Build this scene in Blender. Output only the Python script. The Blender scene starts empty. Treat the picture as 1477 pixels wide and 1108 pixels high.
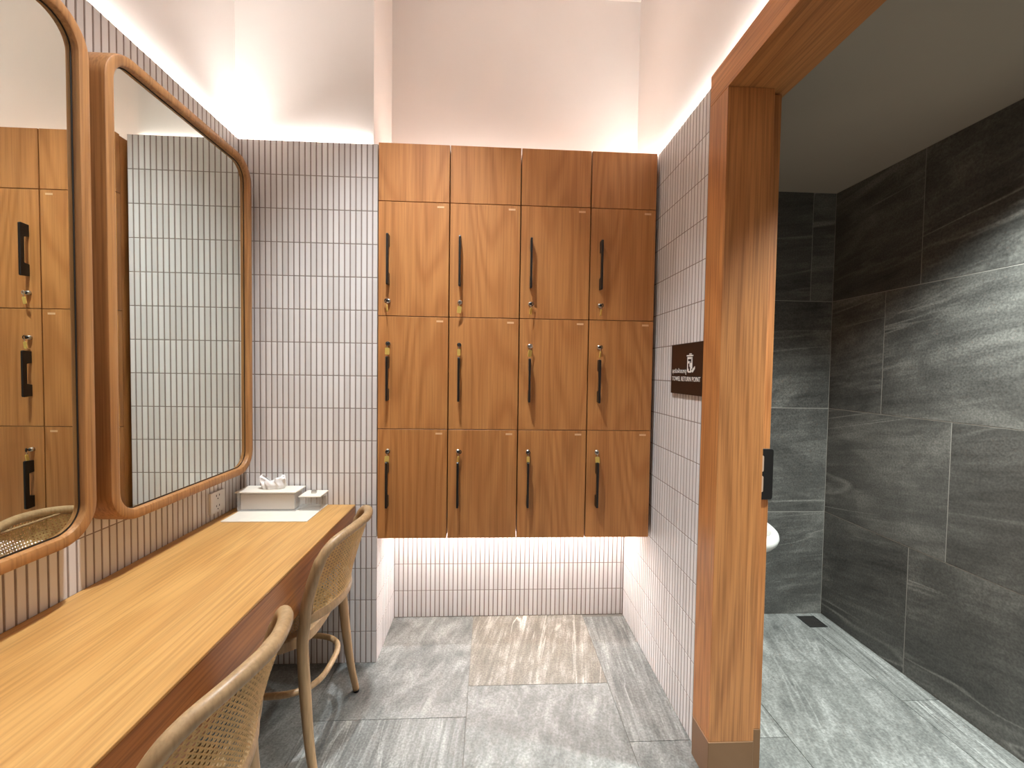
import bpy, bmesh, math, random
from mathutils import Vector, Matrix
random.seed(7)
S = bpy.context.scene
COL = S.collection
# ------------------------------------------------------------------ camera, world, light, exposure
CAM = Vector((1.11409, -1.92507, 1.35749))
RIGHT = Vector((0.99863786, -0.05015577, 0.01438118))
FWD = Vector((0.05059854, 0.99819715, -0.03228355))
UP = Vector((-0.01273604, 0.03296725, 0.99937528))
FPX = 605.776
cd = bpy.data.cameras.new('camera'); cam = bpy.data.objects.new('camera', cd); COL.objects.link(cam)
cd.sensor_width = 36.0; cd.lens = 36.0 * FPX / 1477.0; cd.clip_start = 0.02
cam.matrix_world = Matrix(((RIGHT.x, UP.x, -FWD.x, CAM.x), (RIGHT.y, UP.y, -FWD.y, CAM.y), (RIGHT.z, UP.z, -FWD.z, CAM.z), (0, 0, 0, 1)))
S.camera = cam
S.view_settings.view_transform = 'Standard'; S.view_settings.look = 'None'
S.view_settings.gamma = 1.0; S.view_settings.use_curve_mapping = False
S.view_settings.exposure = 0.15
w = bpy.data.worlds.new('world'); S.world = w; w.use_nodes = True
w.node_tree.nodes['Background'].inputs[0].default_value = (1, .95, .9, 1)
w.node_tree.nodes['Background'].inputs[1].default_value = 0.0

def kelvin(c): return c
WARM = (1.0, .97, .95); NEUT = (.92, .97, 1.0); COOL = (.93, 1.0, .97)
def spot(name, loc, target, power, col, angle, blend=.6, radius=.03):
    d = bpy.data.lights.new(name, 'SPOT'); o = bpy.data.objects.new(name, d); COL.objects.link(o)
    d.energy = power; d.color = col; d.spot_size = math.radians(angle); d.spot_blend = blend; d.shadow_soft_size = radius
    o.location = loc; o.rotation_euler = (Vector(target) - Vector(loc)).to_track_quat('-Z', 'Y').to_euler()
    return o
MAIN_SPOTS = [((.80, -.735, 3.32), (.80, -.72, 0), 260), ((1.0, -2.3, 3.32), (1.0, -2.2, 0), 16)]  # second lamp is unseen, added to light the near floor
for i, (l, t, e) in enumerate(MAIN_SPOTS): spot('downlight_beam', l, t, e, NEUT, 80, .85, .045)
SIDE_SPOTS = [((2.64, -.86, 2.335), (2.64, -.76, 0), 340), ((2.55, -2.0, 2.335), (2.55, -2, 0), 180)]  # second lamp is out of view, added for the far floor
for i, (l, t, e) in enumerate(SIDE_SPOTS): spot('side_beam', l, t, e, COOL, 112, 1.0)
LED_COVE = 122.0; LED_LOCKER = 78.0; LED_TOP = 58.0

# ------------------------------------------------------------------ helpers
def tag(o, label=None, cat=None, group=None, kind=None):
    if label: o['label'] = label
    if cat: o['category'] = cat
    if group: o['group'] = group
    if kind: o['kind'] = kind
    return o
def thing(name, label, cat, loc=(0, 0, 0), rz=0, group=None):
    o = bpy.data.objects.new(name, None); COL.objects.link(o); o.location = loc; o.rotation_euler = (0, 0, rz)
    o.empty_display_size = .05
    return tag(o, label, cat, group)
class MB:
    def __init__(s): s.v = []; s.f = []; s.sm = []
    def add(s, vs, fs, smooth=False):
        n = len(s.v); s.v += [tuple(v) for v in vs]
        s.f += [tuple(i + n for i in f) for f in fs]; s.sm += [smooth] * len(fs); return s
    def box(s, a, b):
        (x0, y0, z0), (x1, y1, z1) = a, b
        return s.add([(x0, y0, z0), (x1, y0, z0), (x1, y1, z0), (x0, y1, z0), (x0, y0, z1), (x1, y0, z1), (x1, y1, z1), (x0, y1, z1)],
                     [(0, 3, 2, 1), (4, 5, 6, 7), (0, 1, 5, 4), (1, 2, 6, 5), (2, 3, 7, 6), (3, 0, 4, 7)])
    def tube(s, pts, rad, n=12, closed=False, cap=True, up=None, flat=1.0):
        pts = [Vector(p) for p in pts]; m = len(pts); rings = []
        if not hasattr(rad, '__len__'): rad = [rad] * m
        prev = None
        for i in range(m):
            if closed: t = pts[(i + 1) % m] - pts[i - 1]
            else: t = pts[min(i + 1, m - 1)] - pts[max(i - 1, 0)]
            t.normalize()
            if up is not None: a = Vector(up)
            elif prev is None: a = Vector((0, 0, 1)) if abs(t.z) < .9 else Vector((1, 0, 0))
            else: a = prev
            a = (a - t * a.dot(t)).normalized(); prev = a; b = t.cross(a)
            rings.append([pts[i] + (a * math.cos(2 * math.pi * k / n) + b * math.sin(2 * math.pi * k / n) * flat) * rad[i] for k in range(n)])
        vs = [q for r in rings for q in r]; fs = []
        for i in range(m if closed else m - 1):
            j = (i + 1) % m
            for k in range(n): fs.append((i * n + k, i * n + (k + 1) % n, j * n + (k + 1) % n, j * n + k))
        if cap and not closed: fs += [tuple(range(n))[::-1], tuple(range((m - 1) * n, m * n))]
        return s.add(vs, fs, True)
    def cyl(s, c, axis, r, h, n=20, r2=None):
        c = Vector(c); a = Vector(axis).normalized()
        s.tube([c, c + a * h], [r, r if r2 is None else r2], n); return s
    def prism(s, outline, axis, d0, d1):
        # outline: list of 2D; axis: 0,1,2 extrude axis
        n = len(outline)
        def P(u, d):
            return {0: (d, u[0], u[1]), 1: (u[0], d, u[1]), 2: (u[0], u[1], d)}[axis]
        return s.add([P(u, d0) for u in outline] + [P(u, d1) for u in outline],
                     [tuple(range(n))[::-1], tuple(range(n, 2 * n))] + [(i, (i + 1) % n, n + (i + 1) % n, n + i) for i in range(n)])
    def mesh(s, name):
        me = bpy.data.meshes.new(name); me.from_pydata(s.v, [], s.f)
        bm = bmesh.new(); bm.from_mesh(me); bmesh.ops.recalc_face_normals(bm, faces=bm.faces); bm.to_mesh(me); bm.free()
        if any(s.sm):
            me.polygons.foreach_set('use_smooth', s.sm)
        me.update(); return me
    def build(s, name, mat, parent=None, bevel=0, loc=None, seg=2):
        me = s.mesh(name); me.materials.append(mat)
        o = bpy.data.objects.new(name, me); COL.objects.link(o)
        if parent: o.parent = parent
        if loc: o.location = loc
        if bevel:
            m = o.modifiers.new('bevel', 'BEVEL'); m.width = bevel; m.segments = seg; m.limit_method = 'ANGLE'; m.angle_limit = math.radians(40)
        return o
def link_mesh(name, me, parent, loc=(0, 0, 0), scale=None, rot=None):
    o = bpy.data.objects.new(name, me); COL.objects.link(o); o.parent = parent; o.location = loc
    if scale: o.scale = scale
    if rot: o.rotation_euler = rot
    return o
def catmull(P, k=8, closed=False):
    P = [Vector(p) for p in P]; n = len(P); out = []
    for i in range(n if closed else n - 1):
        g = (lambda j: P[j % n]) if closed else (lambda j: P[max(0, min(n - 1, j))])
        p0, p1, p2, p3 = g(i - 1), g(i), g(i + 1), g(i + 2)
        for s in range(k):
            t = s / k
            out.append(.5 * ((2 * p1) + (p2 - p0) * t + (2 * p0 - 5 * p1 + 4 * p2 - p3) * t * t + (3 * p1 - p0 - 3 * p2 + p3) * t ** 3))
    if not closed: out.append(P[-1])
    return out
def rrect(u0, u1, v0, v1, r, n=8):
    out = []
    for cx, cy, a0 in ((u1 - r, v1 - r, 0), (u0 + r, v1 - r, 90), (u0 + r, v0 + r, 180), (u1 - r, v0 + r, 270)):
        for k in range(n + 1):
            a = math.radians(a0 + 90 * k / n); out.append((cx + r * math.cos(a), cy + r * math.sin(a)))
    return out

# ------------------------------------------------------------------ materials
def srgb(r, g, b):
    f = lambda c: (c / 12.92 if c <= .04045 else ((c + .055) / 1.055) ** 2.4)
    return (f(r / 255), f(g / 255), f(b / 255), 1)
def base_mat(name, col, rough=.5, metal=0, spec=.5):
    m = bpy.data.materials.new(name); m.use_nodes = True; b = m.node_tree.nodes['Principled BSDF']
    b.inputs['Base Color'].default_value = col; b.inputs['Roughness'].default_value = rough; b.inputs['Metallic'].default_value = metal
    b.inputs['Specular IOR Level'].default_value = spec
    return m, m.node_tree, b
def N(nt, t, **kw):
    n = nt.nodes.new(t)
    for k, v in kw.items(): setattr(n, k, v)
    return n
def rand_coords(nt, scale, rnd=37.0, rot=(0, 0, 0)):
    tc = N(nt, 'ShaderNodeTexCoord'); oi = N(nt, 'ShaderNodeObjectInfo')
    mul = N(nt, 'ShaderNodeMath', operation='MULTIPLY'); mul.inputs[1].default_value = rnd
    nt.links.new(oi.outputs['Random'], mul.inputs[0])
    va = N(nt, 'ShaderNodeVectorMath', operation='ADD')
    nt.links.new(tc.outputs['Object'], va.inputs[0]); nt.links.new(mul.outputs[0], va.inputs[1])
    mp = N(nt, 'ShaderNodeMapping'); mp.inputs['Scale'].default_value = scale; mp.inputs['Rotation'].default_value = rot
    nt.links.new(va.outputs[0], mp.inputs[0])
    return mp, va
def ramp(nt, fac, stops):
    r = N(nt, 'ShaderNodeValToRGB'); e = r.color_ramp.elements
    while len(e) < len(stops): e.new(.5)
    for i, (p, c) in enumerate(stops): e[i].position = p; e[i].color = c
    nt.links.new(fac, r.inputs[0]); return r
def mixc(nt, fac, a, b, mode='MIX'):
    m = N(nt, 'ShaderNodeMix', data_type='RGBA', blend_type=mode)
    if isinstance(fac, float): m.inputs[0].default_value = fac
    else: nt.links.new(fac, m.inputs[0])
    for s, i in ((a, 6), (b, 7)):
        if isinstance(s, tuple): m.inputs[i].default_value = s
        else: nt.links.new(s, m.inputs[i])
    return m.outputs[2]
def wood(name, light, dark, axis, rough=.42, bands=9.0, cross=5.0, along=.45, contrast=.7, pore=.35):
    m, nt, b = base_mat(name, light, rough)
    sc = [cross] * 3; sc[axis] = along
    mp, va = rand_coords(nt, tuple(sc))
    n1 = N(nt, 'ShaderNodeTexNoise'); n1.inputs['Scale'].default_value = 1.0; n1.inputs['Detail'].default_value = 1.5; n1.inputs['Distortion'].default_value = .15
    nt.links.new(mp.outputs[0], n1.inputs['Vector'])
    mu = N(nt, 'ShaderNodeMath', operation='MULTIPLY'); mu.inputs[1].default_value = bands * 6.28; nt.links.new(n1.outputs[0], mu.inputs[0])
    si = N(nt, 'ShaderNodeMath', operation='SINE'); nt.links.new(mu.outputs[0], si.inputs[0])
    mr = N(nt, 'ShaderNodeMapRange'); mr.inputs[1].default_value = -1; nt.links.new(si.outputs[0], mr.inputs[0])
    po = N(nt, 'ShaderNodeMath', operation='POWER'); po.inputs[1].default_value = 1.8; nt.links.new(mr.outputs[0], po.inputs[0])
    sc2 = [150.0] * 3; sc2[axis] = 3.5
    mp2 = N(nt, 'ShaderNodeMapping'); mp2.inputs['Scale'].default_value = tuple(sc2); nt.links.new(va.outputs[0], mp2.inputs[0])
    n2 = N(nt, 'ShaderNodeTexNoise'); n2.inputs['Scale'].default_value = 1.0; n2.inputs['Detail'].default_value = 2.0; nt.links.new(mp2.outputs[0], n2.inputs['Vector'])
    sc3 = [22.0] * 3; sc3[axis] = .8
    mp3 = N(nt, 'ShaderNodeMapping'); mp3.inputs['Scale'].default_value = tuple(sc3); nt.links.new(va.outputs[0], mp3.inputs[0])
    n3 = N(nt, 'ShaderNodeTexNoise'); n3.inputs['Scale'].default_value = 1.0; n3.inputs['Detail'].default_value = 3.0; nt.links.new(mp3.outputs[0], n3.inputs['Vector'])
    mid = tuple(light[i] * .45 + dark[i] * .55 for i in range(3)) + (1,)
    mid = tuple(light[i] * .72 + dark[i] * .28 for i in range(3)) + (1,)
    r3 = ramp(nt, n3.outputs[0], [(.32, mid), (.66, light)])
    f1 = N(nt, 'ShaderNodeMath', operation='MULTIPLY'); f1.inputs[1].default_value = contrast; nt.links.new(po.outputs[0], f1.inputs[0])
    c1 = mixc(nt, f1.outputs[0], r3.outputs[0], dark)
    r2 = ramp(nt, n2.outputs[0], [(.42, (1, 1, 1, 1)), (.7, (1 - pore, 1 - pore * 1.1, 1 - pore * 1.2, 1))])
    c2 = mixc(nt, 1.0, c1, r2.outputs[0], 'MULTIPLY')
    nt.links.new(c2, b.inputs['Base Color'])
    bp = N(nt, 'ShaderNodeBump'); bp.inputs['Strength'].default_value = .08; bp.inputs['Distance'].default_value = .002
    nt.links.new(n2.outputs[0], bp.inputs['Height']); nt.links.new(bp.outputs[0], b.inputs['Normal'])
    return m
def stone(name, lo, mid, hi, axis, streak=.5, vein=.5, rough=.42, rot=(0, 0, 0), sscale=26.0, cloud=4.0, vscale=5.0):
    """cloudy base, thin drawn-out streaks, a few pale veins, fine grain"""
    m, nt, b = base_mat(name, mid, rough)
    mp, va = rand_coords(nt, (1, 1, 1), 41.0, rot)
    def stretched(cross, along):
        q = N(nt, 'ShaderNodeMapping'); sc = [cross] * 3; sc[axis] = along; q.inputs['Scale'].default_value = tuple(sc); nt.links.new(mp.outputs[0], q.inputs[0]); return q
    def noise(vec, detail, rg, dist):
        n = N(nt, 'ShaderNodeTexNoise'); n.inputs['Scale'].default_value = 1.0; n.inputs['Detail'].default_value = detail; n.inputs['Roughness'].default_value = rg; n.inputs['Distortion'].default_value = dist
        nt.links.new(vec.outputs[0], n.inputs['Vector']); return n
    n0 = noise(stretched(cloud, cloud * .55), 8, .68, .4)
    n1 = noise(stretched(sscale, sscale * .07), 5, .6, .5)
    mixv = N(nt, 'ShaderNodeMix', data_type='FLOAT'); mixv.inputs[0].default_value = streak
    nt.links.new(n0.outputs[0], mixv.inputs[2]); nt.links.new(n1.outputs[0], mixv.inputs[3])
    r1 = ramp(nt, mixv.outputs[0], [(.34, lo), (.5, mid), (.68, hi)])
    nv = noise(stretched(vscale, vscale * .10), 3, .55, .8)
    sb = N(nt, 'ShaderNodeMath', operation='SUBTRACT'); sb.inputs[1].default_value = .55; nt.links.new(nv.outputs[0], sb.inputs[0])
    ab = N(nt, 'ShaderNodeMath', operation='ABSOLUTE'); nt.links.new(sb.outputs[0], ab.inputs[0])
    rv = ramp(nt, ab.outputs[0], [(.0, (vein, vein, vein, 1)), (.02, (0, 0, 0, 1))])
    nm = noise(stretched(2.5, 1.2), 2, .5, 0); rm = ramp(nt, nm.outputs[0], [(.45, (0, 0, 0, 1)), (.62, (1, 1, 1, 1))])
    vf = mixc(nt, 1.0, rv.outputs[0], rm.outputs[0], 'MULTIPLY')
    c1 = mixc(nt, vf, r1.outputs[0], tuple(min(1, c * 1.35) for c in hi[:3]) + (1,))
    nf = N(nt, 'ShaderNodeTexNoise'); nf.inputs['Scale'].default_value = 130; nf.inputs['Detail'].default_value = 5; nt.links.new(va.outputs[0], nf.inputs['Vector'])
    rf = ramp(nt, nf.outputs[0], [(.32, (.70, .70, .70, 1)), (.68, (1.24, 1.24, 1.24, 1))])
    c2 = mixc(nt, 1.0, c1, rf.outputs[0], 'MULTIPLY')
    nt.links.new(c2, b.inputs['Base Color'])
    bp = N(nt, 'ShaderNodeBump'); bp.inputs['Strength'].default_value = .2; bp.inputs['Distance'].default_value = .002
    nt.links.new(mixv.outputs[0], bp.inputs['Height']); nt.links.new(bp.outputs[0], b.inputs['Normal'])
    return m
def emit(name, col, strength):
    m = bpy.data.materials.new(name); m.use_nodes = True; nt = m.node_tree; nt.nodes.clear()
    e = N(nt, 'ShaderNodeEmission'); e.inputs[0].default_value = tuple(col) + (1,); e.inputs[1].default_value = strength
    o = N(nt, 'ShaderNodeOutputMaterial'); nt.links.new(e.outputs[0], o.inputs[0]); return m
def noisy(name, col, rough, amp=.06, scale=6.0, bump=0.0, **kw):
    m, nt, b = base_mat(name, col, rough, **kw)
    tc = N(nt, 'ShaderNodeTexCoord'); n = N(nt, 'ShaderNodeTexNoise'); n.inputs['Scale'].default_value = scale; n.inputs['Detail'].default_value = 4
    nt.links.new(tc.outputs['Object'], n.inputs['Vector'])
    r = ramp(nt, n.outputs[0], [(.3, tuple(c * (1 - amp) for c in col[:3]) + (1,)), (.7, tuple(min(1, c * (1 + amp)) for c in col[:3]) + (1,))])
    nt.links.new(r.outputs[0], b.inputs['Base Color'])
    if bump:
        bp = N(nt, 'ShaderNodeBump'); bp.inputs['Strength'].default_value = bump; bp.inputs['Distance'].default_value = .002
        nt.links.new(n.outputs[0], bp.inputs['Height']); nt.links.new(bp.outputs[0], b.inputs['Normal'])
    return m
def glass(name, col, rough=.05):
    m, nt, b = base_mat(name, col, rough); b.inputs['Alpha'].default_value = .16
    return m

M = {}
M['paint'] = noisy('painted plaster', srgb(233, 225, 219), .85, .02, 3, .03)
M['ceil2'] = noisy('side ceiling painted shade', srgb(160, 150, 136), .9, .02, 3)  # white ceiling in dim light; the shade is put into its colour
M['grout'] = noisy('taupe grout', srgb(146, 131, 123), .9, .08, 40)
M['wood_locker'] = wood('oak veneer upright', srgb(198, 136, 77), srgb(160, 97, 46), 2, .45, 15, 3.6, .5, .46, .2)
M['wood_edge'] = wood('oak veneer dark upright', srgb(150, 96, 54), srgb(110, 66, 34), 2, .5, 8, 4.2, .38, .5)
M['wood_count'] = wood('oak counter along wall', srgb(212, 164, 98), srgb(182, 128, 66), 1, .4, 14, 3.6, .5, .36, .22)
M['wood_fasc'] = wood('oak fascia along wall', srgb(186, 122, 66), srgb(140, 82, 40), 1, .36, 10, 6.0, .42, .5)
M['wood_post'] = wood('oak post upright', srgb(202, 137, 80), srgb(164, 102, 54), 2, .45, 13, 4.2, .5, .45)
M['wood_head'] = wood('oak header along wall', srgb(202, 137, 80), srgb(164, 102, 54), 1, .45, 8, 4.6, .4, .45)
M['wood_frame'] = wood('oak mirror frame', srgb(184, 132, 80), srgb(150, 100, 56), 2, .4, 6, 6, .6, .35)
M['beech'] = wood('bent beech', srgb(186, 154, 114), srgb(152, 118, 80), 2, .42, 5, 10, 1.0, .3, .2)
M['cane'] = noisy('woven cane', srgb(222, 182, 120), .55, .12, 60)
M['black'] = base_mat('black metal', srgb(20, 18, 18), .4)[0]
M['brass'] = base_mat('brass key tag', srgb(240, 205, 110), .35, .3)[0]
M['steel'] = base_mat('brushed steel', srgb(200, 196, 190), .28, 1)[0]
M['pull_inset'] = base_mat('pull inset painted reflection', srgb(205, 180, 160), .3, .3)[0]  # pale pinkish tone paints in the wood reflected by the metal slots
M['kick'] = noisy('bronze kick plate', srgb(134, 98, 66), .38, .05, 12, metal=.25)
M['dark_brown'] = base_mat('dark brown sign', srgb(38, 20, 14), .4)[0]
M['white_print'] = base_mat('white print', srgb(240, 236, 230), .6)[0]
M['pale_print'] = base_mat('pale number strip', srgb(226, 184, 140), .5)[0]
M['mirror'] = base_mat('mirror silver', (.80, .85, .80, 1), .0, 1)[0]
M['white_plastic'] = base_mat('white plastic', srgb(232, 228, 224), .35)[0]
M['dark_hole'] = base_mat('dark opening', srgb(40, 34, 30), .6)[0]
M['leatherette'] = noisy('off white leatherette', srgb(236, 228, 214), .5, .03, 30)
M['beige_card'] = noisy('beige carton', srgb(226, 214, 200), .6, .04, 20)
M['acrylic'] = glass('clear acrylic', (.97, .97, .96, 1))
M['tissue'] = noisy('tissue paper', srgb(246, 242, 240), .9, .02, 30)
M['ceramic'] = base_mat('white ceramic', srgb(236, 236, 232), .12)[0]
M['drain'] = base_mat('dark steel drain', srgb(60, 62, 62), .45, .6)[0]
M['led'] = emit('cove strip', WARM, LED_COVE)
M['led4'] = emit('header strip', WARM, LED_COVE * .6)
M['led2'] = emit('locker strip', WARM, LED_LOCKER)
M['led3'] = emit('locker top strip', WARM, LED_TOP)
# glazed finger tile with per-tile tone
m, nt, b = base_mat('glazed finger tile', srgb(226, 219, 214), .3)
oi = N(nt, 'ShaderNodeObjectInfo'); r = ramp(nt, oi.outputs['Random'], [(0, srgb(220, 215, 213)), (1, srgb(236, 232, 231))])
nt.links.new(r.outputs[0], b.inputs['Base Color']); M['tile'] = m
FL = (srgb(92, 94, 92), srgb(124, 126, 123), srgb(164, 166, 163))
M['floor_cloud'] = stone('grey floor stone clouded', *FL, 1, .22, .3, .42, (0, 0, .3), 60, 10)
M['floor_streak'] = stone('grey floor stone streaked', *FL, 1, .7, .7, .42, (0, 0, .08), 60, 9, 11)
M['floor_brown'] = stone('brown grey floor stone streaked', srgb(106, 102, 93), srgb(130, 125, 115), srgb(186, 182, 175), 1, .5, 1.0, .42, (0, 0, .22), 50, 9, 8)
WS = (srgb(58, 58, 56), srgb(86, 86, 83), srgb(124, 124, 119))
M['wall_stone'] = stone('dark grey wall stone', *WS, 1, .28, .85, .4, (.2, 0, 0), 30, 4, 4)
M['wall_stone_x'] = stone('dark grey wall stone far', *WS, 0, .28, .7, .4, (0, .1, 0), 30, 4, 4)
M['joint2'] = noisy('pale stone joint', srgb(150, 148, 142), .9, .05, 30)
M['joint'] = noisy('grey joint', srgb(120, 117, 110), .9, .05, 30)

# ------------------------------------------------------------------ room dimensions
XB, XR, DA = .6027, 1.8676, .355          # pillar edge, right wall face, alcove depth
GR = .0012                                  # grout set back behind the tile face
RW, PW = .147, .02456                      # tile row height, tile pitch
ZT = 16 * RW                               # tile top
ZC = 3.35; YN = -3.2                       # ceiling, wall behind the camera
REC = .028                                 # painted wall set back above the tiles
ZS = 2.36; XS = 3.009; YF = .335           # side room ceiling, right wall, far wall
XP = 2.0                                   # partition back face
def project(p):
    d = Vector(p) - CAM; z = d.dot(FWD)
    return (738.5 + FPX * d.dot(RIGHT) / z, 554 - FPX * d.dot(UP) / z, z)

def struct(name, mb, mat, bevel=0):
    o = mb.build(name, mat, bevel=bevel); o['kind'] = 'structure'; return o
# painted upper walls and ceiling
ceiling = struct('ceiling', MB().box((-.2, YN - .1, ZC), (XR + .15, DA + .2, ZC + .1)), M['paint'])
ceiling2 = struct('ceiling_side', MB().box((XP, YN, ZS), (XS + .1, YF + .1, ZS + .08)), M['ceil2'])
SL = .012; PT = .011                        # light slot behind a thin tiled parapet
wl = struct('wall_left', MB().box((-.15, YN, 0), (-GR, .12, ZT - SL)).box((-PT, YN, ZT - SL), (-GR, PT, ZT)), M['grout'])
wl_up = MB().box((-.15, YN, ZT - SL), (-REC, .12, ZC)).build('upper_plaster', M['paint'], wl)
wb = struct('wall_back', MB().box((0, GR, 0), (XB - GR, .12, ZT - SL)).box((0, GR, ZT - SL), (XB - GR, PT, ZT)), M['grout'])
MB().box((-REC, REC, ZT - SL), (XB - REC, .12, ZC)).build('upper_plaster', M['paint'], wb)
wal = struct('wall_alcove_left', MB().box((XB - .12, .12, 0), (XB - GR, DA + .1, ZT)), M['grout'])
MB().box((XB - .12, .12, ZT), (XB - REC, DA + .1, ZC)).build('upper_plaster', M['paint'], wal)
wab = struct('wall_alcove_back', MB().box((XB - GR, DA + GR, 0), (XR + .05, DA + .1, ZT)), M['grout'])
MB().box((XB - REC, DA + .012, ZT), (XR + .05, DA + .1, ZC)).build('upper_plaster', M['paint'], wab)
Y_OP0, Y_OP1 = -.60, -2.05                 # clear door opening
wr = struct('wall_right', MB().box((XR + GR, -.50, 0), (XP, DA + GR, ZT - SL)).box((XR + GR, -.50, ZT - SL), (XR + PT, DA + GR, ZT)), M['grout'])
MB().box((XR + REC, YN, ZT + .013), (XP, -.50, ZC)).box((XR + REC, -.50, ZT - SL), (XP, DA + .012, ZC)).build('upper_plaster', M['paint'], wr)
MB().box((XR + GR, YN, 0), (XP, Y_OP1 - .11, ZT)).build('near_plaster', M['paint'], wr)
struct('wall_near', MB().box((-.15, YN - .1, 0), (XS + .1, YN, ZC)), M['paint'])
# side room
wsr = struct('wall_side_right', MB().box((XS + .0008, YN, 0), (XS + .1, YF + .1, ZS)), M['joint2'])
wsf = struct('wall_side_far', MB().box((XP, YF + .0008, 0), (XS + .0008, YF + .1, ZS)), M['joint2'])
fl = struct('floor', MB().box((-.15, YN, -.06), (XS + .1, DA + .1, -.0025)), M['joint'])

# ------------------------------------------------------------------ finger tiles
def tile_mesh(name, w_, h_, nx):
    """bevelled tile, face pointing along +n local Y-: local x = width, z = height, face at y=0 pointing -y"""
    t = .004; c = .0011; mb = MB()
    a, b2 = w_ / 2, h_ / 2
    o = [(-a, -b2), (a, -b2), (a, b2), (-a, b2)]; i = [(-a + c, -b2 + c), (a - c, -b2 + c), (a - c, b2 - c), (-a + c, b2 - c)]
    vs = [(x, t, z) for x, z in o] + [(x, c * .6, z) for x, z in o] + [(x, 0, z) for x, z in i]
    fs = [(8, 9, 10, 11)] + [(k, (k + 1) % 4, 4 + (k + 1) % 4, 4 + k) for k in range(4)] + [(4 + k, 4 + (k + 1) % 4, 8 + (k + 1) % 4, 8 + k) for k in range(4)]
    mb.add(vs, fs); me = mb.mesh(name); me.materials.append(M['tile']); return me
GJ = .0056
TILE = tile_mesh('finger_tile', PW - GJ, RW - .0034, None)
def finger_tiles(wall, corner, udir, rz, u_edges, rows, hidden):
    """udir: world unit vector along the wall; rz: rotation of the tile so that its face points into the room"""
    items = []
    for (u0, u1) in u_edges:
        wdt = u1 - u0 - GJ
        if wdt < .003: continue
        for k in rows:
            c = Vector(corner) + Vector(udir) * ((u0 + u1) / 2) + Vector((0, 0, (k + .5) * RW))
            px, py, d = project(c)
            vis = d > .1 and -15 < px < 1492 and -25 < py < 1133 and not hidden(px, py)
            items.append((0 if vis else 1, d if d > .1 else 99, c, wdt))
    items.sort(key=lambda q: (q[0], q[1]))
    for q in items[:300]:
        o = link_mesh('finger_tile', TILE, wall, q[2], (q[3] / (PW - GJ), 1, 1), (0, 0, rz))
    rest = items[300:]
    if rest:
        R = Matrix.Rotation(rz, 3, 'Z'); mb = MB()
        vs0 = [v.co.copy() for v in TILE.vertices]; fs0 = [tuple(p.vertices) for p in TILE.polygons]
        for q in rest:
            s = q[3] / (PW - GJ); mb.add([R @ Vector((v.x * s, v.y, v.z)) + q[2] for v in vs0], fs0)
        o = mb.build('finger_tiles', M['tile'], wall); o['kind'] = 'stuff'
def edges(first, end, start=0.0):
    e = [(start, first)] if first > start else []
    u = first
    while u < end - 1e-6: e.append((u, min(u + PW, end))); u += PW
    return e
inpoly_m2 = lambda x, y: 150 < x < 362 and not (y < 205 + (x - 345) * .95 - 4 or y > 690 + (362 - x) * .31)
finger_tiles(wl, (0, 0, 0), (0, -1, 0), math.pi / 2, edges(.0324, 2.2), range(4, 16), lambda x, y: inpoly_m2(x, y) or x < 135 and 60 < y < 740)
finger_tiles(wb, (XB, 0, 0), (-1, 0, 0), 0, edges(.0237, XB), range(16), lambda x, y: x < 366 or (y > 735 and x < 440))
finger_tiles(wal, (XB, 0, 0), (0, 1, 0), math.pi / 2, edges(.012, DA), range(4), lambda x, y: False)
finger_tiles(wab, (XB, DA, 0), (1, 0, 0), 0, edges(PW * .98, XR - XB), range(4), lambda x, y: False)
finger_tiles(wr, (XR, DA, 0), (0, -1, 0), -math.pi / 2, edges((DA + .0688) % PW, DA + .502), range(16), lambda x, y: x < 936 and y < 776)

# ------------------------------------------------------------------ stone slabs
def slab(parent, name, a, b, mat):
    c = [(a[i] + b[i]) / 2 for i in range(3)]
    mb = MB().box([a[i] - c[i] for i in range(3)], [b[i] - c[i] for i in range(3)])
    return mb.build(name, mat, parent, loc=c)
g = .0012; cols = [.43 - .604, .43, 1.035, 1.64, 2.244, 2.848, XS]; 
offs = [-.75, -.32, -.158, -.45, -.85, -.297]
mats = [['floor_cloud', 'floor_streak', 'floor_cloud', 'floor_streak'], ['floor_streak', 'floor_streak', 'floor_cloud', 'floor_cloud'], ['floor_streak', 'floor_cloud', 'floor_brown', 'floor_brown'],
        ['floor_cloud', 'floor_cloud', 'floor_streak', 'floor_cloud'], ['floor_cloud', 'floor_streak', 'floor_cloud', 'floor_cloud'], ['floor_cloud', 'floor_streak', 'floor_streak', 'floor_cloud']]
for ci in range(6):
    x0, x1 = max(cols[ci], 0), cols[ci + 1]
    for k in range(-3, 2):
        y0 = offs[ci] + 1.2 * k; y1 = y0 + 1.2
        y0 = max(y0, YN); y1 = min(y1, DA if x1 < 2 else YF)
        if y1 - y0 < .02: continue
        slab(fl, 'floor_slab', (x0 + g, y0 + g, -.02), (x1 - g, y1 - g, 0), M[mats[ci][(k + 3) % 4 if k < 0 else 2 if k == 0 else 3] if k != -1 else mats[ci][1]])
RZ = [0, .585, 1.170, 1.765, ZS]
for row, y0 in enumerate([-.145, -.298, .018, -.145]):
    for k in range(-3, 2):
        a, b2 = max(y0 + 1.2 * k, YN), min(y0 + 1.2 * k + 1.2, YF)
        if b2 - a > .02: slab(wsr, 'wall_slab', (XS, a + .0018, RZ[row] + .0018), (XS + .012, b2 - .0018, RZ[row + 1] - .0018), M['wall_stone'])
for row, x0 in enumerate([2.30, 2.62, 2.25, 2.88]):
    for a, b2 in ((XP, x0), (x0, XS)): slab(wsf, 'wall_slab', (a + .0018, YF, RZ[row] + .0018), (b2 - .0018, YF + .012, RZ[row + 1] - .0018), M['wall_stone_x'])

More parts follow.
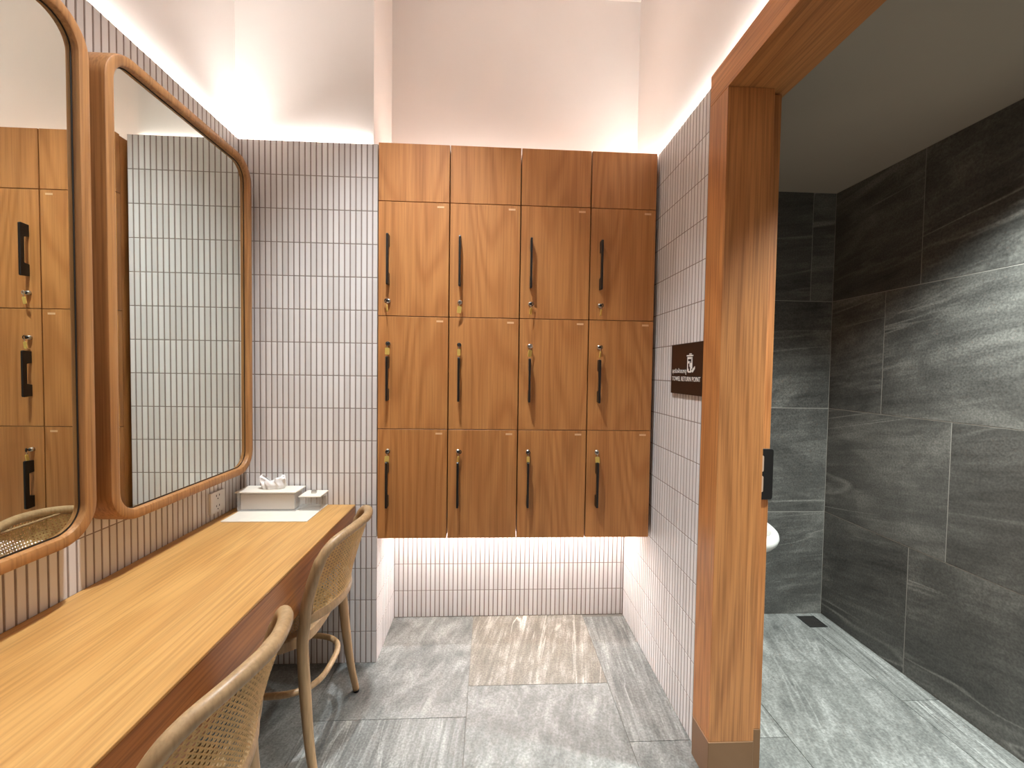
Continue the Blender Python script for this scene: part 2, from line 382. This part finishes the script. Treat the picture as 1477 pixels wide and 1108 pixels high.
# ------------------------------------------------------------------ cove light strips (hidden behind the tile tops)
def strip(a, b, mat, label, name='cove_light_strip', grp='cove light strips'):
    o = MB().box(a, b).build(name, mat); tag(o, label, 'light strip', grp); return o
zl_ = ZT - SL
strip((-.026, YN + .05, zl_ + .001), (-.013, -.0, zl_ + .004), M['led'], 'warm light strip hidden on the ledge above the mirrors')
strip((.0, .013, zl_ + .001), (XB - .03, .026, zl_ + .004), M['led'], 'warm light strip on the ledge of the narrow tiled wall beside the lockers')
strip((XR + .013, -.48, zl_ + .001), (XR + .026, DA - .02, zl_ + .004), M['led'], 'warm light strip on the ledge above the signed tiled wall')
strip((XR + .006, -2.1, ZT + .0105), (XR + .018, -.51, ZT + .0135), M['led4'], 'warm light strip on top of the wooden door header')
strip((.64, .245, .5905), (1.84, .275, .5925), M['led2'], 'warm light strip fixed under the wooden lockers', 'locker_light_strip')
strip((XB + .02, .30, 2.345), (1.85, .312, 2.350), M['led3'], 'faint warm light strip on top of the wooden lockers', 'locker_light_strip')

# ------------------------------------------------------------------ lockers
colx = [.613, .9245, 1.2385, 1.553, 1.852]; rowz = [.595, 1.0895, 1.590, 2.090, 2.340]
ordc = ['beside the narrow tiled wall', 'second from the narrow tiled wall', 'second from the towel sign wall', 'beside the towel sign wall']
rown = ['bottom door', 'middle door', 'upper door']
cyl_r = .0085
KR = [[.3, 1.2, .0, -.4], [.2, .1, .5, 1.0], [-1.0, .3, .9, .9]]
for c in range(4):
    x0, x1 = colx[c] + .0025, colx[c + 1] - .0025
    L = thing('locker_cabinet', 'oak locker column with three doors, ' + ordc[c], 'locker', (x0, -.04, rowz[0]), 0, 'oak locker columns')
    wd = x1 - x0; H = rowz[4] - rowz[0]
    MB().box((.001, .022, .004), (wd - .001, .375, H - .006)).build('carcass', M['wood_locker'], L)
    pz0, pz1 = rowz[3] - rowz[0] + .0015, H
    MB().box((0, 0, pz0), (wd, .02, pz1)).build('top_panel', M['wood_locker'], L, .0008, seg=1)
    for r_ in range(3):
        z0, z1 = rowz[r_] - rowz[0] + .0015, rowz[r_ + 1] - rowz[0] - .0015
        D = MB().box((0, 0, 0), (wd, .02, z1 - z0)).build('door', M['wood_locker'], L, .0008, loc=(0, 0, z0), seg=1)
        hx = .045
        if r_ == 2: hz0, hz1, lz = 1.722, 1.942, 1.655
        elif r_ == 1: hz0, hz1, lz = 1.216, 1.412, 1.468
        else: hz0, hz1, lz = .742, .948, .992
        hz0 -= rowz[0] + z0; hz1 -= rowz[0] + z0; lz -= rowz[0] + z0
        ft = .052; o1 = -.036; o2 = -.019
        prof = [(0, hz0 + .003), (o1 + .004, hz0), (o1, hz0 + .004), (o1, hz1 - .004), (o1 + .004, hz1), (0, hz1 - .003), (0, hz1 - ft), (o2, hz1 - ft - .004), (o2, hz0 + ft + .004), (0, hz0 + ft)]
        MB().prism(prof, 0, hx - .0045, hx + .0045).build('handle', M['black'], D, .001, seg=1)
        MB().cyl((hx, .001, lz), (0, -1, 0), .0095, .012, 20, .0085).build('lock', M['steel'], D)
        MB().box((wd - .052, -.0008, z1 - z0 - .022), (wd - .022, .0, z1 - z0 - .014)).build('number_strip', M['pale_print'], D)
        # key with its tag, hanging in the lock
        K = thing('key', 'brass tagged key in %s, locker %s' % (rown[r_], ordc[c]), 'key', (x0 + hx, -.05, rowz[0] + z0 + lz), 0, 'keys in the locker doors')
        MB().cyl((0, -.002, 0), (0, -1, 0), .0055, .003, 14).build('collar', M['dark_hole'], K)
        a = KR[r_][c]
        bw = MB(); ring = [(math.cos(t) * .0075 , -.012, -.001 + math.sin(t) * .0075) for t in [2 * math.pi * q / 16 for q in range(16)]]
        bw.tube(ring, .0018, 6, True); bw.box((-.0012, -.012, -.003), (.0012, -.004, .003))
        o = bw.build('key_bow', M['black'] if r_ + c != 3 else M['steel'], K); o.rotation_euler = (0, 0, a * .8)
        sw = .019 if (c + r_) % 3 != 2 else .014
        ch = MB().tube([(0, -.012, -.008), (math.sin(a) * .002, -.013, -.014), (math.sin(a) * .004, -.012, -.02)], .0012, 6).build('key_ring', M['steel'], K)
        tg = MB().prism(rrect(-sw / 2, sw / 2, -.030, 0, .004, 4), 1, -.0012, .0012).build('key_tag', M['brass'], K, loc=(math.sin(a) * .004, -.012, -.019))
        tg.rotation_euler = (.12, .08 * math.sin(a * 3), a)

# ------------------------------------------------------------------ mirrors
def mirror(y0, y1, label):
    T = thing('wall_mirror', label, 'mirror', (0, (y0 + y1) / 2, .907), 0, 'oak framed mirrors')
    hw = (y1 - y0) / 2; h = 1.318; n = 10
    def ring(inset, r): return rrect(-hw + inset, hw - inset, inset, h - inset, r, n)
    R0 = .095
    prof = [(.002, 0.0), (.079, 0.0), (.084, .002), (.086, .006), (.086, .024), (.084, .028), (.080, .030), (.060, .030)]
    loops = [[(x, u, v) for u, v in ring(i, R0 - i)] for x, i in prof]
    k = len(loops[0]); vs = [p for l in loops for p in l]; fs = []
    for a in range(len(loops) - 1):
        for q in range(k): fs.append((a * k + q, a * k + (q + 1) % k, (a + 1) * k + (q + 1) % k, (a + 1) * k + q))
    mb = MB().add(vs, fs, False)
    o = mb.build('frame', M['wood_frame'], T)
    for p in o.data.polygons: p.use_smooth = True
    o.data.set_sharp_from_angle(angle=math.radians(35))
    out = ring(.0295, R0 - .0295)
    MB().prism(out, 0, .062, .068).build('glass', M['mirror'], T)
    seal = MB(); a = ring(.0300, R0 - .03); b_ = ring(.034, R0 - .034); kk = len(a)
    seal.add([(.0686, u, v) for u, v in a] + [(.0686, u, v) for u, v in b_], [(i, (i + 1) % kk, kk + (i + 1) % kk, kk + i) for i in range(kk)])
    seal.build('edge_seal', M['dark_hole'], T)
    return T
mirror(-.737, -.052, 'rounded oak framed mirror next to the narrow tiled wall')
mirror(-1.462, -.777, 'rounded oak framed mirror reflecting locker doors, above the counter')

# ------------------------------------------------------------------ counter
CT = thing('vanity_counter', 'long oak vanity counter fixed along the mirror wall', 'counter', (0, -1.4, 0))
MB().box((.001, -1.2, .730), (.5068, 1.398, .738)).build('worktop', M['wood_count'], CT, .0012, seg=1)
MB().box((.482, -1.2, .565), (.5065, 1.398, .7298)).build('front_panel', M['wood_fasc'], CT, .001, seg=1)
MB().box((.001, -1.2, .585), (.02, 1.398, .7298)).build('rear_rail', M['wood_fasc'], CT)

# ------------------------------------------------------------------ chairs
def cane(name, surf, inside, u0, u1, v0, v1, parent, pitch=.0105, wd=.0032, off=.0008):
    mb = MB(); step = .006
    def line(p, q, w_, lift):
        L = math.hypot(q[0] - p[0], q[1] - p[1]); n = max(1, int(L / step)); dx, dy = (q[0] - p[0]) / L, (q[1] - p[1]) / L
        nx, ny = -dy * w_ / 2, dx * w_ / 2; run = []
        def flush():
            if len(run) > 1:
                vs = []
                for a, b2, s in run:
                    for sg in (1, -1):
                        P = surf(a + nx * sg, b2 + ny * sg); Nn = surf.n(a, b2); vs.append(P + Nn * (lift + .0006 * math.sin(s * 600)))
                mb.add(vs, [(2 * i, 2 * i + 1, 2 * i + 3, 2 * i + 2) for i in range(len(run) - 1)], True)
            run.clear()
        for i in range(n + 1):
            s = i * L / n; a, b2 = p[0] + dx * s, p[1] + dy * s
            if inside(a, b2): run.append((a, b2, s))
            else: flush()
        flush()
    nu = int((u1 - u0) / pitch) + 1; nv = int((v1 - v0) / pitch) + 1
    for i in range(nu + 1): line((u0 + i * pitch, v0), (u0 + i * pitch, v1), wd, 0)
    for j in range(nv + 1): line((u0, v0 + j * pitch), (u1, v0 + j * pitch), wd, off)
    for i in range(-nv, nu + nv):
        line((u0 + (i + .5) * pitch, v0), (u0 + (i + .5) * pitch + (v1 - v0), v1), wd * .8, 2 * off)
        line((u0 + (i + .5) * pitch, v0), (u0 + (i + .5) * pitch - (v1 - v0), v1), wd * .8, -off)
    o = mb.build(name, M['cane'], parent); o['kind'] = 'stuff'; return o
HALF = [(.05, .205, .010), (.030, .198, .12), (.015, .19, .25), (0, .182, .45), (.008, .184, .53), (.016, .189, .60), (.046, .195, .70), (.070, .187, .758), (.096, .155, .790), (.131, .088, .808), (.149, 0, .813)]
ZX = [(.45, 0), (.53, .006), (.60, .016), (.70, .044), (.758, .064), (.79, .074), (.83, .088)]
def xs(z):
    for (a, b2), (c, d) in zip(ZX, ZX[1:]):
        if z <= c: return b2 + (d - b2) * (z - a) / (c - a)
    return ZX[-1][1]
BULGE = .070
class BackSurf:
    def __call__(s, u, v): return Vector((xs(v) + BULGE * (1 - (u / .19) ** 2), u, v))
    def n(s, u, v): return Vector((1, .74 * u / .19, -.30)).normalized()
class SeatSurf:
    def __call__(s, u, v): return Vector((u, v, .4585 - .006 * max(0, 1 - ((u + .2) / .2) ** 2 - (v / .2) ** 2)))
    def n(s, u, v): return Vector((0, 0, 1))
def hoop_half_width(z):
    pts = [(y, zz) for x, y, zz in HALF if zz >= .45]
    for (ya, za), (yb, zb) in zip(pts, pts[1:]):
        if za <= z <= zb: return ya + (yb - ya) * (z - za) / (zb - za + 1e-9)
    return 0
def superell(cx, ax, ay, z, n=48, e=2.6):
    out = []
    for k in range(n):
        t = 2 * math.pi * k / n; c, s = math.cos(t), math.sin(t)
        out.append((cx + ax * math.copysign(abs(c) ** (2 / e), c), ay * math.copysign(abs(s) ** (2 / e), s), z))
    return out
def make_chair(label, loc, rz):
    T = thing('cane_chair', label, 'chair', loc, rz, 'bentwood cane chairs')
    path = HALF + [(x, -y, z) for x, y, z in HALF[-2::-1]]
    pts = catmull(path, 7)
    rad = []
    for p in pts: rad.append(.0125 + .0055 * min(1, p.z / .3) - (.002 if p.z > .74 else 0))
    MB().tube(pts, rad, 14).build('back_hoop', M['beech'], T)
    for s in (1, -1): MB().cyl((.051, .2055 * s, .0), (0, 0, 1), .0115, .011, 14).build('foot_glide', M['black'], T)
    # inner cane frame ring
    bs = BackSurf(); zl = .556
    inner = []
    zs = [zl + (.795 - zl) * i / 14 for i in range(15)]
    right = [(max(0.02, hoop_half_width(z) - .015), z) for z in zs]
    outl = right + [(-u, z) for u, z in right[::-1]]
    ringp = [bs(u, v) for u, v in outl]
    MB().tube(ringp, .0045, 8, True).build('cane_rim', M['beech'], T)
    cane('back_cane', bs, lambda u, v: zl <= v <= .797 and abs(u) < max(0, hoop_half_width(v) - .012), -.19, .19, zl, .80, T)
    # lower back rail
    rp = []
    for i in range(17):
        u = -.183 + .366 * i / 16; rp.append((xs(.536) + .002 + .066 * (1 - (u / .183) ** 2), u, .536))
    MB().tube(rp, .017, 12, up=(0, 0, 1), flat=.62).build('lower_rail', M['beech'], T)
    # seat
    so = superell(-.205, .205, .195, 0, 56, 3.0); si = superell(-.205, .172, .162, 0, 56, 3.0)
    k = len(so); mb = MB(); za, zb = .424, .461
    vs = [(x, y, za) for x, y, _ in so] + [(x, y, zb - .005) for x, y, _ in so] + [(-.205 + (x + .205) * .975, y * .975, zb) for x, y, _ in so] + [(x, y, zb) for x, y, _ in si] + [(x, y, za) for x, y, _ in si]
    fs = []
    for a in range(5):
        for q in range(k): fs.append((a * k + q, a * k + (q + 1) % k, ((a + 1) % 5) * k + (q + 1) % k, ((a + 1) % 5) * k + q))
    o = mb.add(vs, fs, True).build('seat_frame', M['beech'], T); o.data.set_sharp_from_angle(angle=math.radians(40))
    def ins(u, v): return abs((u + .205) / .176) ** 3 + abs(v / .166) ** 3 < 1
    cane('seat_cane', SeatSurf(), ins, -.385, -.02, -.17, .17, T)
    for s in (1, -1):
        MB().tube(catmull([(-.365, .150 * s, .424), (-.372, .158 * s, .25), (-.385, .172 * s, .0)], 6), [.0175] * 4 + [.0165] * 4 + [.0145] * 4 + [.013], 14).build('front_leg', M['beech'], T)
    MB().tube(superell(-.17, .195, .160, .272, 48, 3.2), .0105, 10, True).build('stretcher_ring', M['beech'], T)
    return T
make_chair('bentwood cane chair tucked under the counter end by the tissue box', (.516, -.378, 0), 0)
make_chair('bentwood cane chair at the middle of the counter, farther from the tissue box', (.545, -1.10, 0), math.radians(-1))

# ------------------------------------------------------------------ tissue box, small box, tray, socket
Z0 = .738
TR = MB().box((.05, -.222, Z0), (.386, -.006, Z0 + .004)).build('serving_tray', M['leatherette'], bevel=.001)
tag(TR, 'flat off white tray on the counter under the tissue box', 'tray')
TB = thing('tissue_box', 'off white lidded tissue box with a tissue pulled out', 'tissue box', (.168, -.06, Z0 + .0042))
MB().box((-.112, -.036, .006), (.110, .040, .070)).build('inner_box', M['beige_card'], TB, .001)
ac = MB(); 
for a, b2 in (((-.121, -.046, 0), (.119, -.0435, .080)), ((-.121, .0435, 0), (.119, .046, .080)), ((-.121, -.0434, 0), (-.1185, .0434, .080)), ((.1165, -.0434, 0), (.119, .0434, .080)), ((-.118, -.043, 0), (.116, .043, .0025))): ac.box(a, b2)
ac.build('acrylic_case', M['acrylic'], TB)
MB().box((-.127, -.054, .0802), (.123, .050, .0850)).build('lid', M['leatherette'], TB, .0012)
def tissue_mesh(ph, hgt):
    mb = MB(); nu, nv = 72, 14; vs = []
    for j in range(nv + 1):
        v = j / nv
        for i in range(nu):
            t = 2 * math.pi * i / nu; cu, su = math.cos(t), math.sin(t)
            rx = .040 + .012 * math.sin(v * 2.6) + .004 * math.sin(5 * t + ph + v * 3); ry = .017 + .006 * math.sin(v * 3) 
            f = .0045 * (.3 + v) * (math.sin(7 * t + ph + 2.2 * v) + .6 * math.sin(13 * t - ph + 5 * v))
            top = hgt * (.78 + .30 * cu * cu * (1.15 if cu > 0 else .95) - .12 * math.cos(3 * t + ph) + .06 * math.sin(9 * t + ph))
            vs.append((rx * cu + f * .5 * cu + .003 * math.sin(v * 9 + t), ry * su + f * (1 if su > 0 else -1), top * v ** .9 + .0025 * math.sin(6 * t + 7 * v + ph) * v))
    fs = [(j * nu + i, j * nu + (i + 1) % nu, (j + 1) * nu + (i + 1) % nu, (j + 1) * nu + i) for j in range(nv) for i in range(nu)]
    # crumpled inner fold closing the tuft
    c0 = len(vs); vs.append((0.004, 0, hgt * .42)); fs += [(nv * nu + i, nv * nu + (i + 1) % nu, c0) for i in range(nu)]
    return mb.add(vs, fs, True)
t1 = tissue_mesh(.4, .052).build('tissue', M['tissue'], TB, loc=(.004, .002, .0848))

SB = thing('acrylic_box', 'small clear acrylic box with off white lid and steel knob', 'box', (.345, -.055, Z0 + .0042))
ac = MB()
for a, b2 in (((-.042, -.045, 0), (.042, -.0425, .060)), ((-.042, .0425, 0), (.042, .045, .060)), ((-.042, -.0424, 0), (-.0395, .0424, .060)), ((.0395, -.0424, 0), (.042, .0424, .060)), ((-.039, -.042, 0), (.039, .042, .0025))): ac.box(a, b2)
ac.build('acrylic_case', M['acrylic'], SB)
MB().box((-.046, -.049, .0602), (.046, .047, .0642)).build('lid', M['leatherette'], SB, .001)
MB().box((-.010, -.008, .0642), (.010, .010, .0762)).build('knob', M['steel'], SB, .002)

SK = thing('wall_socket', 'white double wall socket low on the tiles under the mirror', 'socket', (0, -.172, .806))
MB().box((0, -.043, -.043), (.010, .043, .043)).build('plate', M['white_plastic'], SK, .002)
for zc in (-.021, .021):
    for dy, w_, hh in ((-.009, .0018, .008), (.009, .0018, .008)):
        MB().box((.0098, dy - w_, zc + .001), (.0104, dy + w_, zc + .001 + hh)).build('socket_slot', M['dark_hole'], SK)
    MB().cyl((.0097, 0, zc - .008), (1, 0, 0), .0028, .0007, 12).build('socket_slot', M['dark_hole'], SK)

# ------------------------------------------------------------------ door frame, sliding door
FX = XR - .020; YC0, YC1 = -.503, -.612
DF = bpy.data.objects.new('trim_1', None); COL.objects.link(DF); DF['kind'] = 'structure'; DF['label'] = 'oak door frame post and header with bronze base'
MB().box((FX, YC1, .1385), (2.0, YC0, 2.26)).build('post', M['wood_post'], DF, .001, seg=1)
MB().box((FX, Y_OP1 - .11, .1385), (2.0, Y_OP1, 2.26)).build('post', M['wood_post'], DF, .001, seg=1)
MB().box((FX, Y_OP1 - .11, 2.2605), (2.0, YC0, 2.362)).build('header', M['wood_head'], DF, .001, seg=1)
MB().box((2.0005, Y_OP1 - .11, 2.268), (2.062, .30, 2.3595)).build('track_cover', M['wood_head'], DF, .001, seg=1)
for y0, y1 in ((YC1, YC0), (Y_OP1 - .11, Y_OP1)):
    MB().box((FX - .001, y0 - .001, 0), (2.0, y1, .138)).build('base_plate', M['kick'], DF, .0012, seg=1)
SD = bpy.data.objects.new('door_1', None); COL.objects.link(SD); SD['kind'] = 'structure'; SD['label'] = 'open oak sliding door with black edge pull'; SD.location = (2.005, -.580, 0)
MB().box((0, 0, .1505), (.040, .86, 2.262)).build('leaf', M['wood_post'], SD, .001, seg=1)
MB().box((-.0005, -.0008, .012), (.0405, .86, .150)).build('kick_plate', M['kick'], SD, .001, seg=1)
HD = thing('edge_pull', None, None); HD.parent = SD
pl = MB().prism(rrect(-.008, .050, .940, 1.110, .008, 4), 1, -.006, .0).build('edge_pull_plate', M['black'], SD, .0015)
bpy.data.objects.remove(HD)
for z0 in (.966, 1.034): MB().prism(rrect(-.001, .016, z0, z0 + .054, .005, 4), 1, -.0075, -.0062).build('pull_slot', M['pull_inset'], pl)

# ------------------------------------------------------------------ towel sign
SG = thing('towel_sign', 'dark brown towel return point sign on the tiled wall', 'sign', (XR - .0005, -.356, 1.373))
MB().box((-.010, -.1300, -.098), (0, .1300, .098)).build('board', M['dark_brown'], SG, .001, seg=1)
def text_part(body, size, y, z, name, parent, sx=1.0):
    cu = bpy.data.curves.new(name, 'FONT'); cu.body = body; cu.size = size; cu.align_x = 'LEFT'; cu.extrude = .0003; cu.resolution_u = 3
    to = bpy.data.objects.new(name + '_src', cu); COL.objects.link(to)
    dg = bpy.context.evaluated_depsgraph_get(); dg.update()
    me = bpy.data.meshes.new_from_object(to.evaluated_get(dg)); bpy.data.objects.remove(to); bpy.data.curves.remove(cu)
    me.materials.clear(); me.materials.append(M['white_print']); me.name = name
    o = bpy.data.objects.new(name, me); COL.objects.link(o); o.parent = parent
    xsz = [v.co.x for v in me.vertices]
    wdt = (max(xsz) - min(xsz)) if xsz else 0
    # text plane faces -X, reads towards -Y
    o.rotation_euler = Matrix(((0, 0, -1), (-1, 0, 0), (0, 1, 0))).to_euler()
    o.location = (-.0104, y, z)
    return o, wdt
o, wd = text_part('TOWEL RETURN POINT', .025, .118, -.047, 'english_lettering', SG)
if wd: o.scale.x = .232 / wd
o, wd = text_part('จุดรับผ้าขนหนู', .023, .118, -.016, 'thai_lettering', SG)
if wd: o.scale.x = .122 / wd
# towel bin pictogram: hamper with cloth hanging over
ic = MB()
def q(y0, y1, z0, z1): ic.box((-.0108, -y1, z0 * .9 + .004), (-.0101, -y0, z1 * .9 + .004))
q(.012, .018, -.016, .045); q(.018, .024, -.020, -.004); q(.018, .050, .036, .045); q(.044, .052, -.004, .045); q(.024, .044, -.020, -.014)
q(.018, .026, .018, .028); q(.036, .044, -.014, .020); q(.006, .058, .048, .053); q(.026, .046, .055, .059); q(.030, .034, .004, .028)
ic.prism([(-.056, -.014), (-.072, .0), (-.072, .010), (-.062, .004), (-.044, -.009)], 0, -.0108, -.0101)
ic.build('towel_bin_pictogram', M['white_print'], SG)

# ------------------------------------------------------------------ side room fittings
TO = thing('toilet_bowl', 'white ceramic bowl with rounded rim half hidden by the door post', 'toilet', (2.43, YF, 0))
def bowl():
    mb = MB(); n = 40
    prof = [(.26, .115, .20), (.36, .118, .21), (.44, .126, .23), (.465, .145, .27), (.49, .166, .31), (.515, .179, .335), (.54, .184, .345), (.558, .181, .34), (.568, .170, .33), (.570, .158, .315), (.562, .148, .30), (.47, .11, .23), (.43, .05, .12)]
    vs = []
    for z, hw, ln in prof:
        for k in range(n):
            t = math.pi * k / (n - 1); vs.append((hw * math.cos(t), -ln * math.sin(t) ** .8 - .004, z))
    fs = []
    for a in range(len(prof) - 1):
        for k in range(n - 1): fs.append((a * n + k, a * n + k + 1, (a + 1) * n + k + 1, (a + 1) * n + k))
    fs.append(tuple(range(n))); fs.append(tuple(range((len(prof) - 1) * n, len(prof) * n)))
    for a in range(len(prof) - 1): fs.append((a * n, (a + 1) * n, (a + 1) * n + n - 1, a * n + n - 1))
    return mb.add(vs, fs, True)
bowl().build('bowl', M['ceramic'], TO)
MB().box((-.16, -.05, .58), (.16, -.004, .95)).build('back_panel', M['ceramic'], TO, .015)
DR = thing('floor_drain', 'dark square drain grate in the shower floor corner', 'drain', (2.894, .254, 0))
MB().box((-.047, -.047, .0), (.047, .047, .0015)).build('pan', M['dark_hole'], DR)
fr = MB()
for a, b2 in (((-.050, -.050, 0), (.050, -.046, .003)), ((-.050, .046, 0), (.050, .050, .003)), ((-.050, -.046, 0), (-.046, .046, .003)), ((.046, -.046, 0), (.050, .046, .003))): fr.box(a, b2)
fr.build('rim', M['drain'], DR)
for i in range(7): MB().box((-.046, -.040 + i * .0125, .0016), (.046, -.035 + i * .0125, .0026)).build('grate_bar', M['drain'], DR)
# downlight fittings in the ceilings; the second in each room is added, unseen
for l, z, lb in ((MAIN_SPOTS[0][0], ZC, 'round recessed downlight above the two cane chairs'), (MAIN_SPOTS[1][0], ZC, 'added unseen downlight far from the lockers'), 
                 (SIDE_SPOTS[0][0], ZS, 'round recessed downlight of the stone room near the drain'), (SIDE_SPOTS[1][0], ZS, 'added unseen downlight of the stone room away from the drain')):
    F = thing('ceiling_downlight', lb, 'downlight', (l[0], l[1], z), 0, 'recessed ceiling downlights')
    MB().tube([(math.cos(a) * .052, math.sin(a) * .052, -.003) for a in [2 * math.pi * k / 24 for k in range(24)]], .004, 8, True).build('trim_ring', M['white_plastic'], F)
